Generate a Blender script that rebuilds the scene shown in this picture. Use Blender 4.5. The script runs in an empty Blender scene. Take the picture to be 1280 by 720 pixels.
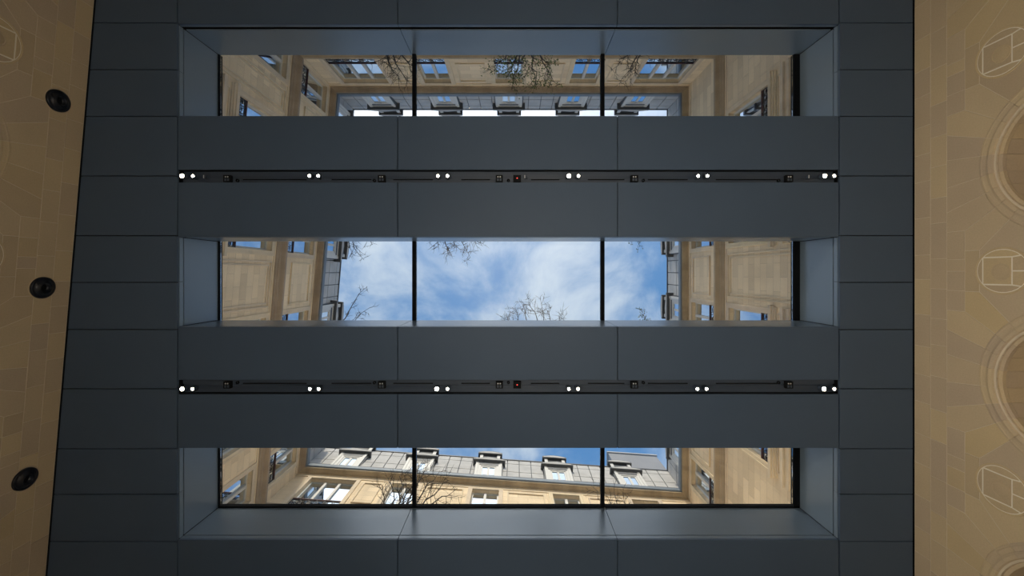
import bpy, bmesh, math, random
from math import sin, cos, tan, pi, radians, sqrt, atan2
from mathutils import Vector, Matrix

C = bpy.context.scene.collection
S = bpy.context.scene
rnd = random.Random(7)

# ------------------------------------------------------------------ camera
F = 510.0                      # focal length in pixels of a 1280 wide frame
CX, CY = 641.0, 343.0          # the zenith in the frame
CAMZ = 1.0
H = 9.0                        # ceiling above the lens
cd = bpy.data.cameras.new('camera')
cam = bpy.data.objects.new('camera', cd); C.objects.link(cam)
cd.sensor_width = 36.0
cd.lens = F / 1280 * 36
cd.shift_x = (640 - CX) / 1280
cd.shift_y = (CY - 360) / 1280
cd.clip_end = 500
cam.location = (0, 0, CAMZ)
cam.rotation_euler = (pi, 0, 0)     # straight up, +X right, +Y down the frame
S.camera = cam

# ------------------------------------------------------------------ view
S.view_settings.view_transform = 'Standard'
S.view_settings.look = 'None'
S.view_settings.gamma = 1
S.view_settings.exposure = 0
S.view_settings.use_curve_mapping = False

# ------------------------------------------------------------------ sun and sky
SUN_EL, SUN_AZ = radians(42), radians(-97)       # azimuth in the XY plane, from +X
SUN_DIR = Vector((cos(SUN_EL) * cos(SUN_AZ), cos(SUN_EL) * sin(SUN_AZ), sin(SUN_EL)))
sd = bpy.data.lights.new('sun', 'SUN'); sd.energy = 2.6; sd.angle = radians(2.5); sd.color = (1, .88, .70)
so = bpy.data.objects.new('sun', sd); C.objects.link(so)
so.rotation_euler = SUN_DIR.to_track_quat('Z', 'Y').to_euler()
so.location = (0, -40, 40)

W = bpy.data.worlds.new('sky'); S.world = W
W.use_nodes = True
nt = W.node_tree; nt.nodes.clear()
def N(tree, t, **kw):
    n = tree.nodes.new(t)
    for k, v in kw.items():
        setattr(n, k, v)
    return n
def L(tree, a, b): tree.links.new(a, b)
def math_n(tree, op, a, b=None, c=None, clamp=False):
    n = N(tree, 'ShaderNodeMath', operation=op, use_clamp=clamp)
    for i, v in enumerate((a, b, c)):
        if v is None: continue
        if isinstance(v, (int, float)): n.inputs[i].default_value = v
        else: L(tree, v, n.inputs[i])
    return n.outputs[0]
def mixc(tree, fac, a, b, blend='MIX'):
    n = N(tree, 'ShaderNodeMix', data_type='RGBA', blend_type=blend)
    for i, v in ((0, fac), (6, a), (7, b)):
        if isinstance(v, (int, float)): n.inputs[i].default_value = v
        elif isinstance(v, tuple): n.inputs[i].default_value = (v + (1,))[:4]
        else: L(tree, v, n.inputs[i])
    return n.outputs[2]
tc = N(nt, 'ShaderNodeTexCoord')
sep = N(nt, 'ShaderNodeSeparateXYZ'); L(nt, tc.outputs['Generated'], sep.inputs[0])
den = math_n(nt, 'ADD', math_n(nt, 'MAXIMUM', sep.outputs[2], 0.0), 0.25)
px_ = math_n(nt, 'DIVIDE', sep.outputs[0], den); py_ = math_n(nt, 'DIVIDE', sep.outputs[1], den)
cmb = N(nt, 'ShaderNodeCombineXYZ'); L(nt, px_, cmb.inputs[0]); L(nt, py_, cmb.inputs[1]); cmb.inputs[2].default_value = 3.7
nz = N(nt, 'ShaderNodeTexNoise'); nz.inputs['Scale'].default_value = 5.5; nz.inputs['Detail'].default_value = 9
nz.inputs['Roughness'].default_value = .58; nz.inputs['Distortion'].default_value = .35
L(nt, cmb.outputs[0], nz.inputs['Vector'])
rmp = N(nt, 'ShaderNodeMapRange', interpolation_type='SMOOTHSTEP')
rmp.inputs['From Min'].default_value = .36; rmp.inputs['From Max'].default_value = .70
L(nt, nz.outputs['Fac'], rmp.inputs['Value'])
blue = (.115, .285, .58); white = (.60, .70, .82)
col = mixc(nt, rmp.outputs[0], blue, white)
# brightness of the haze grows towards the sun
dotn = N(nt, 'ShaderNodeVectorMath', operation='DOT_PRODUCT'); L(nt, tc.outputs['Generated'], dotn.inputs[0])
dotn.inputs[1].default_value = SUN_DIR
glow = math_n(nt, 'POWER', math_n(nt, 'MAXIMUM', dotn.outputs['Value'], 0.0), 10.0)
gcol = mixc(nt, 1.0, (3.0, 2.85, 2.65), (1, 1, 1), 'MULTIPLY')
gm = N(nt, 'ShaderNodeVectorMath', operation='SCALE'); L(nt, gcol, gm.inputs[0]); L(nt, glow, gm.inputs['Scale'])
ga = N(nt, 'ShaderNodeVectorMath', operation='ADD'); L(nt, col, ga.inputs[0]); L(nt, gm.outputs[0], ga.inputs[1])
bg = N(nt, 'ShaderNodeBackground'); L(nt, ga.outputs[0], bg.inputs[0]); bg.inputs[1].default_value = 1.0
wo = N(nt, 'ShaderNodeOutputWorld'); L(nt, bg.outputs[0], wo.inputs[0])

# ceiling spots and added wash lamps (values used by the spotlight builder)
SPOT_W = 1270.0
WASH_W = 1250.0           # added lamps low on the left wall, unseen, brightening the right wall
SPOT_COL = (1.0, .93, .83)

# ------------------------------------------------------------------ helpers
def P(x, y, Z):
    """point seen at pixel x, y, at height Z above the lens"""
    return ((x - CX) * Z / F, (y - CY) * Z / F, Z + CAMZ)
def pX(x, Z=H): return (x - CX) * Z / F
def pY(y, Z=H): return (y - CY) * Z / F

class MB:
    def __init__(s): s.v = []; s.f = []; s.lathed = False
    def add(s, vs, fs):
        o = len(s.v); s.v += [tuple(v) for v in vs]
        s.f += [tuple(i + o for i in f) for f in fs]
    def box(s, x0, x1, y0, y1, z0, z1):
        s.add([(x0,y0,z0),(x1,y0,z0),(x1,y1,z0),(x0,y1,z0),(x0,y0,z1),(x1,y0,z1),(x1,y1,z1),(x0,y1,z1)],
              [(3,2,1,0),(4,5,6,7),(0,1,5,4),(1,2,6,5),(2,3,7,6),(3,0,4,7)])
        return s
    def quadz(s, pts, z0, z1):
        """plan polygon (x,y), counter-clockwise, between two heights"""
        n = len(pts)
        s.add([(x,y,z0) for x,y in pts] + [(x,y,z1) for x,y in pts],
              [tuple(range(n-1,-1,-1)), tuple(range(n,2*n))] + [(i,(i+1)%n,n+(i+1)%n,n+i) for i in range(n)])
        return s
    def slab(s, poly, n0, n1):
        """(u,z) polygon standing in the wall plane, between two depths along local y"""
        k = len(poly)
        a = sum(poly[i][0]*poly[(i+1)%k][1]-poly[(i+1)%k][0]*poly[i][1] for i in range(k))
        if a > 0: poly = poly[::-1]
        s.add([(u,n0,z) for u,z in poly] + [(u,n1,z) for u,z in poly],
              [tuple(range(k-1,-1,-1)), tuple(range(k,2*k))] + [(i,(i+1)%k,k+(i+1)%k,k+i) for i in range(k)])
        return s
    def tube(s, pts, radii, sides=4, caps=True):
        rings = []
        n = len(pts)
        o = len(s.v)
        for i in range(n):
            p = Vector(pts[i])
            d = Vector(pts[min(i+1,n-1)]) - Vector(pts[max(i-1,0)])
            if d.length < 1e-6: d = Vector((0,0,1))
            d.normalize()
            a = d.orthogonal().normalized(); b = d.cross(a)
            r = radii[i] if hasattr(radii,'__len__') else radii
            for k in range(sides):
                t = 2*pi*k/sides
                s.v.append(tuple(p + a*(r*cos(t)) + b*(r*sin(t))))
        for i in range(n-1):
            for k in range(sides):
                k2 = (k+1)%sides
                s.f.append((o+i*sides+k, o+i*sides+k2, o+(i+1)*sides+k2, o+(i+1)*sides+k))
        if caps:
            s.f.append(tuple(o+k for k in range(sides-1,-1,-1)))
            s.f.append(tuple(o+(n-1)*sides+k for k in range(sides)))
        return s
    def lathe(s, prof, center=(0,0,0), axis='z', seg=24):
        """prof: (r, h); open curve revolved about the axis"""
        o = len(s.v); m = len(prof); s.lathed = True
        for k in range(seg):
            t = 2*pi*k/seg
            for r,h in prof:
                a, b = r*cos(t), r*sin(t)
                p = (a,b,h) if axis=='z' else ((b,h,a) if axis=='y' else (h,a,b))
                s.v.append((p[0]+center[0],p[1]+center[1],p[2]+center[2]))
        for k in range(seg):
            k2 = (k+1)%seg
            for i in range(m-1):
                s.f.append((o+k*m+i, o+k2*m+i, o+k2*m+i+1, o+k*m+i+1))
        return s
    def mesh(s, name, mat, smooth=False):
        me = bpy.data.meshes.new(name)
        me.from_pydata(s.v, [], s.f)
        if s.lathed:
            bm = bmesh.new(); bm.from_mesh(me)
            bmesh.ops.remove_doubles(bm, verts=bm.verts, dist=1e-5)
            bmesh.ops.recalc_face_normals(bm, faces=bm.faces); bm.to_mesh(me); bm.free()
        if mat: me.materials.append(mat)
        if smooth:
            me.polygons.foreach_set('use_smooth', [True]*len(me.polygons))
        me.update()
        return me
    def build(s, name, mat, parent=None, smooth=False, loc=None):
        return link(name, s.mesh(name, mat, smooth), parent, loc)

def link(name, data, parent=None, loc=None, rotz=0):
    o = bpy.data.objects.new(name, data); C.objects.link(o)
    if parent: o.parent = parent
    if loc: o.location = loc
    if rotz: o.rotation_euler = (0,0,rotz)
    return o
def fixn(o):
    bm = bmesh.new(); bm.from_mesh(o.data)
    bmesh.ops.recalc_face_normals(bm, faces=bm.faces); bm.to_mesh(o.data); bm.free()
    return o
def tag(o, label, cat, group=None):
    o['label'] = label; o['category'] = cat
    if group: o['group'] = group
    return o
def struct(o): o['kind'] = 'structure'; return o

# ------------------------------------------------------------------ materials
def newmat(name):
    m = bpy.data.materials.new(name); m.use_nodes = True
    t = m.node_tree
    return m, t, t.nodes['Principled BSDF']
def plain(name, c, rough=.5, metal=0.0, spec=.5, vary=0.0, scale=3.0, bump=0.0):
    m, t, b = newmat(name)
    b.inputs['Roughness'].default_value = rough; b.inputs['Metallic'].default_value = metal
    b.inputs['Specular IOR Level'].default_value = spec
    tcn = N(t,'ShaderNodeTexCoord')
    n = N(t,'ShaderNodeTexNoise'); n.inputs['Scale'].default_value = scale; n.inputs['Detail'].default_value = 5
    L(t, tcn.outputs['Object'], n.inputs['Vector'])
    lo = tuple(x*(1-vary) for x in c); hi = tuple(x*(1+vary) for x in c)
    L(t, mixc(t, n.outputs['Fac'], lo, hi), b.inputs['Base Color'])
    if bump:
        bp = N(t,'ShaderNodeBump'); bp.inputs['Strength'].default_value = bump; bp.inputs['Distance'].default_value = .01
        L(t, n.outputs['Fac'], bp.inputs['Height']); L(t, bp.outputs[0], b.inputs['Normal'])
    return m
def emit(name, c, k):
    m, t, b = newmat(name)
    b.inputs['Base Color'].default_value = (0,0,0,1)
    b.inputs['Emission Color'].default_value = c + (1,); b.inputs['Emission Strength'].default_value = k
    return m
def stone(name, c, var=.18, scale=1.6, rough=.85, brick=None, stain=.0):
    """limestone: cloudy tone per object, grain, a few stains; optional faint courses"""
    m, t, b = newmat(name)
    b.inputs['Roughness'].default_value = rough; b.inputs['Specular IOR Level'].default_value = .25
    tcn = N(t,'ShaderNodeTexCoord'); oi = N(t,'ShaderNodeObjectInfo')
    n1 = N(t,'ShaderNodeTexNoise'); n1.inputs['Scale'].default_value = scale; n1.inputs['Detail'].default_value = 6
    n2 = N(t,'ShaderNodeTexNoise'); n2.inputs['Scale'].default_value = scale*28; n2.inputs['Detail'].default_value = 4
    for n in (n1,n2): L(t, tcn.outputs['Object'], n.inputs['Vector'])
    lo = tuple(x*(1-var) for x in c); hi = tuple(min(1,x*(1+var)) for x in c)
    base = mixc(t, n1.outputs['Fac'], lo, hi)
    tone = math_n(t,'ADD', math_n(t,'MULTIPLY', oi.outputs['Random'], .15), .925)
    tn = N(t,'ShaderNodeCombineColor')
    L(t, tone, tn.inputs[0]); L(t, tone, tn.inputs[1]); L(t, math_n(t,'MULTIPLY', tone, math_n(t,'ADD', math_n(t,'MULTIPLY', oi.outputs['Random'], -.14), 1.07)), tn.inputs[2])
    if not brick: base = mixc(t, 1.0, base, tn.outputs[0], 'MULTIPLY')
    g = math_n(t,'ADD', math_n(t,'MULTIPLY', n2.outputs['Fac'], .22), .89)
    gc = N(t,'ShaderNodeCombineColor'); [L(t, g, gc.inputs[i]) for i in range(3)]
    base = mixc(t, 1.0, base, gc.outputs[0], 'MULTIPLY')
    if brick:
        bw, bh = brick
        sp = N(t,'ShaderNodeSeparateXYZ'); L(t, tcn.outputs['Object'], sp.inputs[0])
        cb = N(t,'ShaderNodeCombineXYZ'); L(t, sp.outputs[0], cb.inputs[0]); L(t, sp.outputs[2], cb.inputs[1])
        br = N(t,'ShaderNodeTexBrick'); br.inputs['Scale'].default_value = 1
        br.inputs['Brick Width'].default_value = bw; br.inputs['Row Height'].default_value = bh
        br.inputs['Mortar Size'].default_value = .006; br.inputs['Bias'].default_value = 0
        br.inputs['Color1'].default_value = (.88,.87,.85,1); br.inputs['Color2'].default_value = (1.10,1.10,1.09,1)
        br.inputs['Mortar'].default_value = (.70,.68,.65,1)
        L(t, cb.outputs[0], br.inputs['Vector'])
        base = mixc(t, 1.0, base, br.outputs['Color'], 'MULTIPLY')
    if stain:
        n3 = N(t,'ShaderNodeTexNoise'); n3.inputs['Scale'].default_value = .55; n3.inputs['Detail'].default_value = 5
        mp = N(t,'ShaderNodeMapping'); mp.inputs['Scale'].default_value = (2.6,1,.45)
        L(t, tcn.outputs['Object'], mp.inputs[0]); L(t, mp.outputs[0], n3.inputs['Vector'])
        mr = N(t,'ShaderNodeMapRange'); mr.inputs['From Min'].default_value = .52; mr.inputs['From Max'].default_value = .75
        L(t, n3.outputs['Fac'], mr.inputs['Value'])
        base = mixc(t, math_n(t,'MULTIPLY', mr.outputs[0], stain), base, tuple(x*.45 for x in c))
    L(t, base, b.inputs['Base Color'])
    bp = N(t,'ShaderNodeBump'); bp.inputs['Strength'].default_value = .25; bp.inputs['Distance'].default_value = .006
    L(t, n2.outputs['Fac'], bp.inputs['Height']); L(t, bp.outputs[0], b.inputs['Normal'])
    return m
def glassmat(name, tint, refl):
    m = bpy.data.materials.new(name); m.use_nodes = True
    t = m.node_tree; t.nodes.clear()
    tr = N(t,'ShaderNodeBsdfTransparent'); tr.inputs[0].default_value = tint + (1,)
    gl = N(t,'ShaderNodeBsdfGlossy'); gl.inputs['Roughness'].default_value = .0
    fr = N(t,'ShaderNodeFresnel'); fr.inputs[0].default_value = 1.45
    mx = N(t,'ShaderNodeMixShader')
    L(t, math_n(t,'MULTIPLY', fr.outputs[0], refl, clamp=True), mx.inputs[0])
    L(t, tr.outputs[0], mx.inputs[1]); L(t, gl.outputs[0], mx.inputs[2])
    o = N(t,'ShaderNodeOutputMaterial'); L(t, mx.outputs[0], o.inputs[0])
    return m

M = {}
M['panel'] = plain('dark_blue_grey_panel', (.080,.120,.185), rough=.45, spec=.25, vary=.05, scale=1.2)
M['reveal'] = plain('satin_reveal_panel', (.20,.262,.33), rough=.27, metal=.1, spec=.42, vary=.04, scale=1.0)
M['black'] = plain('matt_black', (.006,.007,.009), rough=.7, spec=.2)
M['slot'] = plain('slot_paint', (.06,.082,.12), rough=.45)
M['rail'] = plain('track_paint', (.05,.07,.105), rough=.3)
M['frame'] = plain('black_window_frame', (.007,.008,.010), rough=.8, spec=.1)
M['glass'] = glassmat('skylight_glass', (.97,.985,.99), .6)
M['pane'] = plain('reflecting_window_glass', (.64,.72,.80), rough=.02, metal=1.0)
M['lamp'] = emit('lamp_face', (1.0,.86,.62), 30.0)
M['led'] = emit('red_led', (1.0,.08,.06), 1.6)
M['dot'] = plain('pale_plastic_dot', (.7,.72,.74), rough=.4)
M['nozzle'] = plain('black_nozzle_paint', (.010,.013,.021), rough=.33, spec=.5)
M['hallstone'] = stone('hall_limestone', (.59,.475,.325), var=.08, scale=1.3)
M['hallstone_gold'] = stone('hall_limestone_gold', (.58,.46,.295), var=.08, scale=1.5)
M['mortar'] = plain('pale_mortar', (.70,.605,.46), rough=.9, vary=.1, scale=6)
M['mortar_white'] = plain('white_mortar', (.88,.82,.70), rough=.9, vary=.05, scale=6)
M['plainstone'] = stone('plain_hall_stone', (.59,.475,.325), brick=(.7,.33))
M['floor'] = stone('hall_floor_stone', (.56,.55,.53), var=.08, rough=.6, brick=(.9,.9))
M['facade'] = stone('facade_limestone', (.86,.70,.485), var=.11, scale=.8, brick=(.95,.36), stain=.25)
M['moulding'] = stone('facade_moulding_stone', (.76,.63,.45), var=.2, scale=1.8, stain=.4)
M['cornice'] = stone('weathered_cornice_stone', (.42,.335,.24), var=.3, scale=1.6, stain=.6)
M['zinc'] = plain('zinc_sheet', (.49,.475,.45), rough=.75, spec=.25, vary=.25, scale=1.4)
M['zinc_dark'] = plain('dark_zinc', (.10,.105,.11), rough=.5, metal=.2, vary=.2)
M['gutter'] = plain('grey_zinc_gutter', (.17,.205,.24), rough=.55, metal=.1, vary=.2, scale=2)
M['white'] = plain('white_painted_wood', (.68,.66,.61), rough=.5, vary=.06)
M['iron'] = plain('black_iron', (.012,.012,.016), rough=.45)
M['ironred'] = plain('dark_red_rail', (.07,.02,.02), rough=.5)
M['bark'] = plain('bark', (.035,.028,.022), rough=.9, vary=.3, scale=8)
M['leaf'] = plain('young_leaf', (.10,.15,.03), rough=.6, vary=.4, scale=5)
M['bounce_roof'] = plain('pale_bounce_roof', (.82,.82,.80), rough=.9, vary=.12, scale=6)  # roof skin out of view, kept pale to throw light up the facades
M['render'] = plain('grey_gable_render', (.27,.27,.275), rough=.8, vary=.15, scale=.8)

# ================================================================== the setting: ceiling
zc = CAMZ + H                    # underside of the ceiling panels
OX0, OX1 = pX(222), pX(1049)     # skylight openings
OPEN = [(pY(30), pY(145)), (pY(296), pY(408.5)), (pY(560), pY(675))]
SLOT = [(pY(212), pY(228)), (pY(475), pY(493))]
YF, YB = -9.3, 11.6              # front and back of the hall
XR = pX(1143)                    # right wall
def xleft(Y): return pX(118 - 61*((Y*F/H + CY)/720.0))     # left wall, slightly askew
TOPZ = CAMZ + 10.30
LIP, GAP = .15, .03

mb = MB()
TH = .055                        # panel thickness
ys = [YF] + [y for o in OPEN for y in o] + [YB]
T_ = .05                         # reveal panel thickness + backing gap
def solid(x0,x1,y0,y1,z0=zc+TH,z1=TOPZ): mb.box(x0,x1,y0,y1,z0,z1)
edges = [(YF, OPEN[0][0]-T_), (OPEN[0][1]+T_, OPEN[1][0]-T_), (OPEN[1][1]+T_, OPEN[2][0]-T_), (OPEN[2][1]+T_, YB)]
for i,(a,b) in enumerate(edges):
    if i in (1,2):
        s0,s1 = SLOT[i-1]
        solid(OX0, OX1, a, s0); solid(OX0, OX1, s1, b); solid(OX0, OX1, s0, s1, zc+.20)
    else:
        solid(OX0, OX1, a, b)
mb.quadz([(xleft(YF)-.3,YF),(OX0-T_,YF),(OX0-T_,YB),(xleft(YB)-.3,YB)], zc+TH, TOPZ)
mb.box(OX1+T_, XR+.3, YF, YB, zc+TH, TOPZ)
for i in range(3): # fill beside the beams where the opening inset leaves a strip
    pass
for a,b in edges:
    solid(OX0-T_, OX0, a, b); solid(OX1, OX1+T_, a, b)
ceiling = struct(mb.build('ceiling', M['black']))

def cpanel(x0a,x0b,x1a,x1b,y0,y1,mat='panel',name='ceiling_panel'):
    """panel with possibly slanted left and right edge"""
    b = .004
    m = MB()
    lo = [(x0a+b,y0+b),(x1a-b,y0+b),(x1b-b,y1-b),(x0b+b,y1-b)]
    hi = [(x0a,y0),(x1a,y0),(x1b,y1),(x0b,y1)]
    vs = [(x,y,zc) for x,y in lo] + [(x,y,zc+b) for x,y in hi] + [(x,y,zc+TH) for x,y in hi]
    fs = [(3,2,1,0),(8,9,10,11)]
    for r in (0,4):
        fs += [(r+i, r+(i+1)%4, r+4+(i+1)%4, r+4+i) for i in range(4)]
    m.add(vs, fs)
    return m.build(name, M[mat], ceiling)
g = .009
YJ = [-178,-120,-45,28.5,87,145.5,220,294.5,353,412,486,561,618,677,750,826,885,943,1001]
YJm = [max(YF, pY(y)) for y in YJ]
YJm = [YF] + [y for y in YJm if y > YF+.3 and y < YB-.3] + [YB]
for a,b in zip(YJm[:-1], YJm[1:]):
    cpanel(xleft(a)+.035, xleft(b)+.035, OX0-.016, OX0-.016, a+g, b-g)
    cpanel(OX1+.016, OX1+.016, XR-.035, XR-.035, a+g, b-g)
XC = [OX0, pX(497), pX(772), OX1]
rows = [(OPEN[0][1], SLOT[0][0]), (SLOT[0][1], OPEN[1][0]), (OPEN[1][1], SLOT[1][0]), (SLOT[1][1], OPEN[2][0]),
        (pY(-37), OPEN[0][0]), (pY(-120), pY(-37)), (YF, pY(-120)), (OPEN[2][1], pY(742)), (pY(742), pY(826)), (pY(826), YB)]
for a,b in rows:
    for x0,x1 in zip(XC[:-1], XC[1:]):
        e0 = .012 if x0 == OX0 else g*.9
        e1 = .012 if x1 == OX1 else g*.9
        ga_ = 0 if a in [o[1] for o in OPEN] else g*.6
        gb_ = 0 if b in [o[0] for o in OPEN] else g*.6
        if a in (SLOT[0][1], SLOT[1][1]): ga_ = 0
        if b in (SLOT[0][0], SLOT[1][0]): gb_ = 0
        cpanel(x0+e0, x0+e0, x1-e1, x1-e1, a+ga_, b-gb_)

# ------------------------------------------------------------------ skylights
GZ = CAMZ + 1.14*H               # glass level
gx0, gx1 = OX0, OX1
MULL = [pX(518, 10.26), pX(753, 10.26)]
for i,(y0,y1) in enumerate(OPEN):
    m = MB()
    fz0, fz1 = GZ-.03, GZ+.09
    m.box(OX0, OX0+.03, y0, y1, fz0, fz1)
    m.box(OX1-.15, OX1-.0, y0, y1, fz0, fz1)
    if i == 2: m.box(OX0, OX1, y1-.04, y1-.002, fz0, fz1)
    w = struct(m.build('window_%d' % (i+1), M['frame']))
    for mx_ in MULL:
        b = MB(); b.box(mx_-.045, mx_+.045, y0+.002, y1-.042 if i == 2 else y1-.002, GZ-.05, GZ+.08); b.build('mullion', M['frame'], w)
    xs = [OX0+.031] + MULL + [OX1-.151]
    for k in range(3):
        b = MB()
        a0 = xs[k] + (.046 if k else 0); a1 = xs[k+1] - (.046 if k < 2 else 0)
        b.box(a0, a1, y0-.02, y1-.036 if i == 2 else y1+.02, GZ+.02, GZ+.045)
        b.build('glass_pane', M['glass'], w)
    # reveals: a lip band, a shadow gap, then tall satin panels
    t = .03
    for z0,z1,nm in ((zc+TH*.0+.006, zc+LIP, 'reveal_lip'), (zc+LIP+GAP, GZ+.016, 'reveal_panel')):
        zz0 = zc+TH+.002 if nm == 'reveal_lip' else z0
        for x0,x1 in zip(XC[:-1], XC[1:]):
            for side,(yy0,yy1) in enumerate(((y0-t, y0), (y1, y1+t))):
                za, zb = zz0, z1          # the shadow gap is wider on the upper long side
                if side == 0:
                    if nm == 'reveal_lip': zb = z1-.045
                    else: za = z0+.055
                b = MB(); b.box(x0+.006, x1-.006, yy0, yy1, za, zb); b.build(nm, M['reveal'], w)
        ym = (y0+y1)/2
        seg = [(y0+.004, ym-.005), (ym+.005, y1-.004)] if nm == 'reveal_lip' else [(y0+.012, y1-.012)]
        for a,b_ in seg:
            b = MB(); b.box(OX0-t, OX0, a, b_, zz0, z1); b.build(nm, M['reveal'], w)
            b = MB(); b.box(OX1, OX1+t, a, b_, zz0, z1); b.build(nm, M['reveal'], w)

# ================================================================== hall walls with arches
SP = .4390*H                     # arch spacing
AC = .703*H + CAMZ               # arch springing / centre height (world z)
RO, RI = .158*H, .122*H
V = lambda v: v*H + CAMZ
ND = .8                          # depth of the arch
TH1, TH2, TH3, TH4 = radians(8), radians(21.5), radians(35), radians(48)
def arcpts(r, a0, a1, n): return [(r*sin(a0+(a1-a0)*k/n), AC+r*cos(a0+(a1-a0)*k/n)) for k in range(n+1)]
def inset(poly, d):
    """shrink a convex polygon by d"""
    k = len(poly)
    a = sum(poly[i][0]*poly[(i+1)%k][1]-poly[(i+1)%k][0]*poly[i][1] for i in range(k))
    if a < 0: poly = poly[::-1]
    out = []
    for i in range(k):
        p0, p1, p2 = (Vector(poly[(i+j)%k]) for j in (-1,0,1))
        d1 = (p1-p0).normalized(); d2 = (p2-p1).normalized()
        n1 = Vector((-d1.y,d1.x)); n2 = Vector((-d2.y,d2.x))
        bs = n1+n2
        l = bs.length
        if l < 1e-5: out.append(tuple(p1+n1*d)); continue
        bs /= l
        out.append(tuple(p1 + bs*(d/max(.35, bs.dot(n1)))))
    return out
JG = .006
stone_mesh = {}
def make_stone(poly, key, name, n1=0.0, mat='hallstone', gap=JG, n0=-.06):
    if key in stone_mesh: return stone_mesh[key]
    pp = inset(poly, gap); m = MB()
    bev = .003
    q = inset(poly, gap+bev)
    k = len(pp)
    m.add([(u,n0,z) for u,z in pp] + [(u,n1-bev,z) for u,z in pp] + [(u,n1,z) for u,z in q],
          [tuple(range(k)), tuple(range(3*k-1,2*k-1,-1))] + [(i+r,i+k+r,(i+1)%k+k+r,(i+1)%k+r) for r in (0,k) for i in range(k)])
    stone_mesh[key] = m.mesh(name, M[mat])
    return stone_mesh[key]

def bay_polys():
    """stones of one bay, arch in the middle: list of (key, polygon, name)"""
    out = []
    v1, v2, v3, v4 = V(.9618), V(.9255), V(.8887), V(.861)
    hs = SP/2
    ukey = hs - .0440*H          # keystone block side
    u3 = .1315*H
    # crown sectors up to course two
    an = [-TH3,-TH2,-TH1,TH1,TH2,TH3]
    for k in range(5):
        a0,a1 = an[k],an[k+1]
        arc = arcpts(RO, a0, a1, 4)
        def up(a):
            return ((v2-AC)*tan(a), v2)
        if k == 0: poly = arc + [up(a1), (-u3,v2), (-u3,v3)]
        elif k == 4: poly = arc + [(u3,v3),(u3,v2), up(a0)]
        else: poly = arc + [up(a1), up(a0)]
        out.append(('crown%d'%k, poly, 'voussoir_stone'))
    for sgn in (-1,1):
        arc = arcpts(RO, TH3, TH4, 3)
        poly = arc + [(ukey,v4),(ukey,v3),(u3,v3)]
        poly = [(sgn*u,z) for u,z in poly]
        out.append(('haunch%d'%sgn, poly, 'voussoir_stone'))
        a5 = radians(66)
        arc = arcpts(RO, TH4, a5, 4)
        zx = AC + hs/tan(a5)
        poly = arc + [(hs,zx),(hs,v4),(ukey,v4)]
        out.append(('low%d'%sgn, [(sgn*u,z) for u,z in poly], 'spandrel_stone'))
        arc = arcpts(RO, a5, pi/2, 4)
        poly = arc + [(hs,AC),(hs,zx)]
        out.append(('spring%d'%sgn, [(sgn*u,z) for u,z in poly], 'spandrel_stone'))
        # third course above the roundel
        us = [u3, u3+.062*H, hs] if sgn > 0 else [u3, u3+.045*H, hs]
        for j in range(2):
            out.append(('third%d_%d'%(sgn,j), [(sgn*us[j],v3),(sgn*us[j+1],v3),(sgn*us[j+1],v2),(sgn*us[j],v2)], 'course_stone'))
    return out
BAY = bay_polys()
def prof_ring(prof, a0, a1, n):
    """sweep a closed (r, n) profile round the arch"""
    m = MB(); k = len(prof)
    for i in range(n+1):
        a = a0+(a1-a0)*i/n
        m.v += [(r*sin(a), d, AC+r*cos(a)) for r,d in prof]
    for i in range(n):
        for j in range(k):
            m.f.append((i*k+j, i*k+(j+1)%k, (i+1)*k+(j+1)%k, (i+1)*k+j))
    m.f.append(tuple(range(k))); m.f.append(tuple(n*k+j for j in range(k-1,-1,-1)))
    return m
ARCH_PROF = [(RO+.004,-.06),(RO+.004,.0),(RO-.006,.010),(RO-.032,.013),(RO-.045,.004),(RO-.115,.0),(RO-.125,.022),(RO-.165,.034),
             (RO-.215,.022),(RO-.235,-.012),(RO-.262,-.014),(RO-.27,-.05),(RI,-.055),(RI,-.12),(RO-.1,-.12)]
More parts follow.
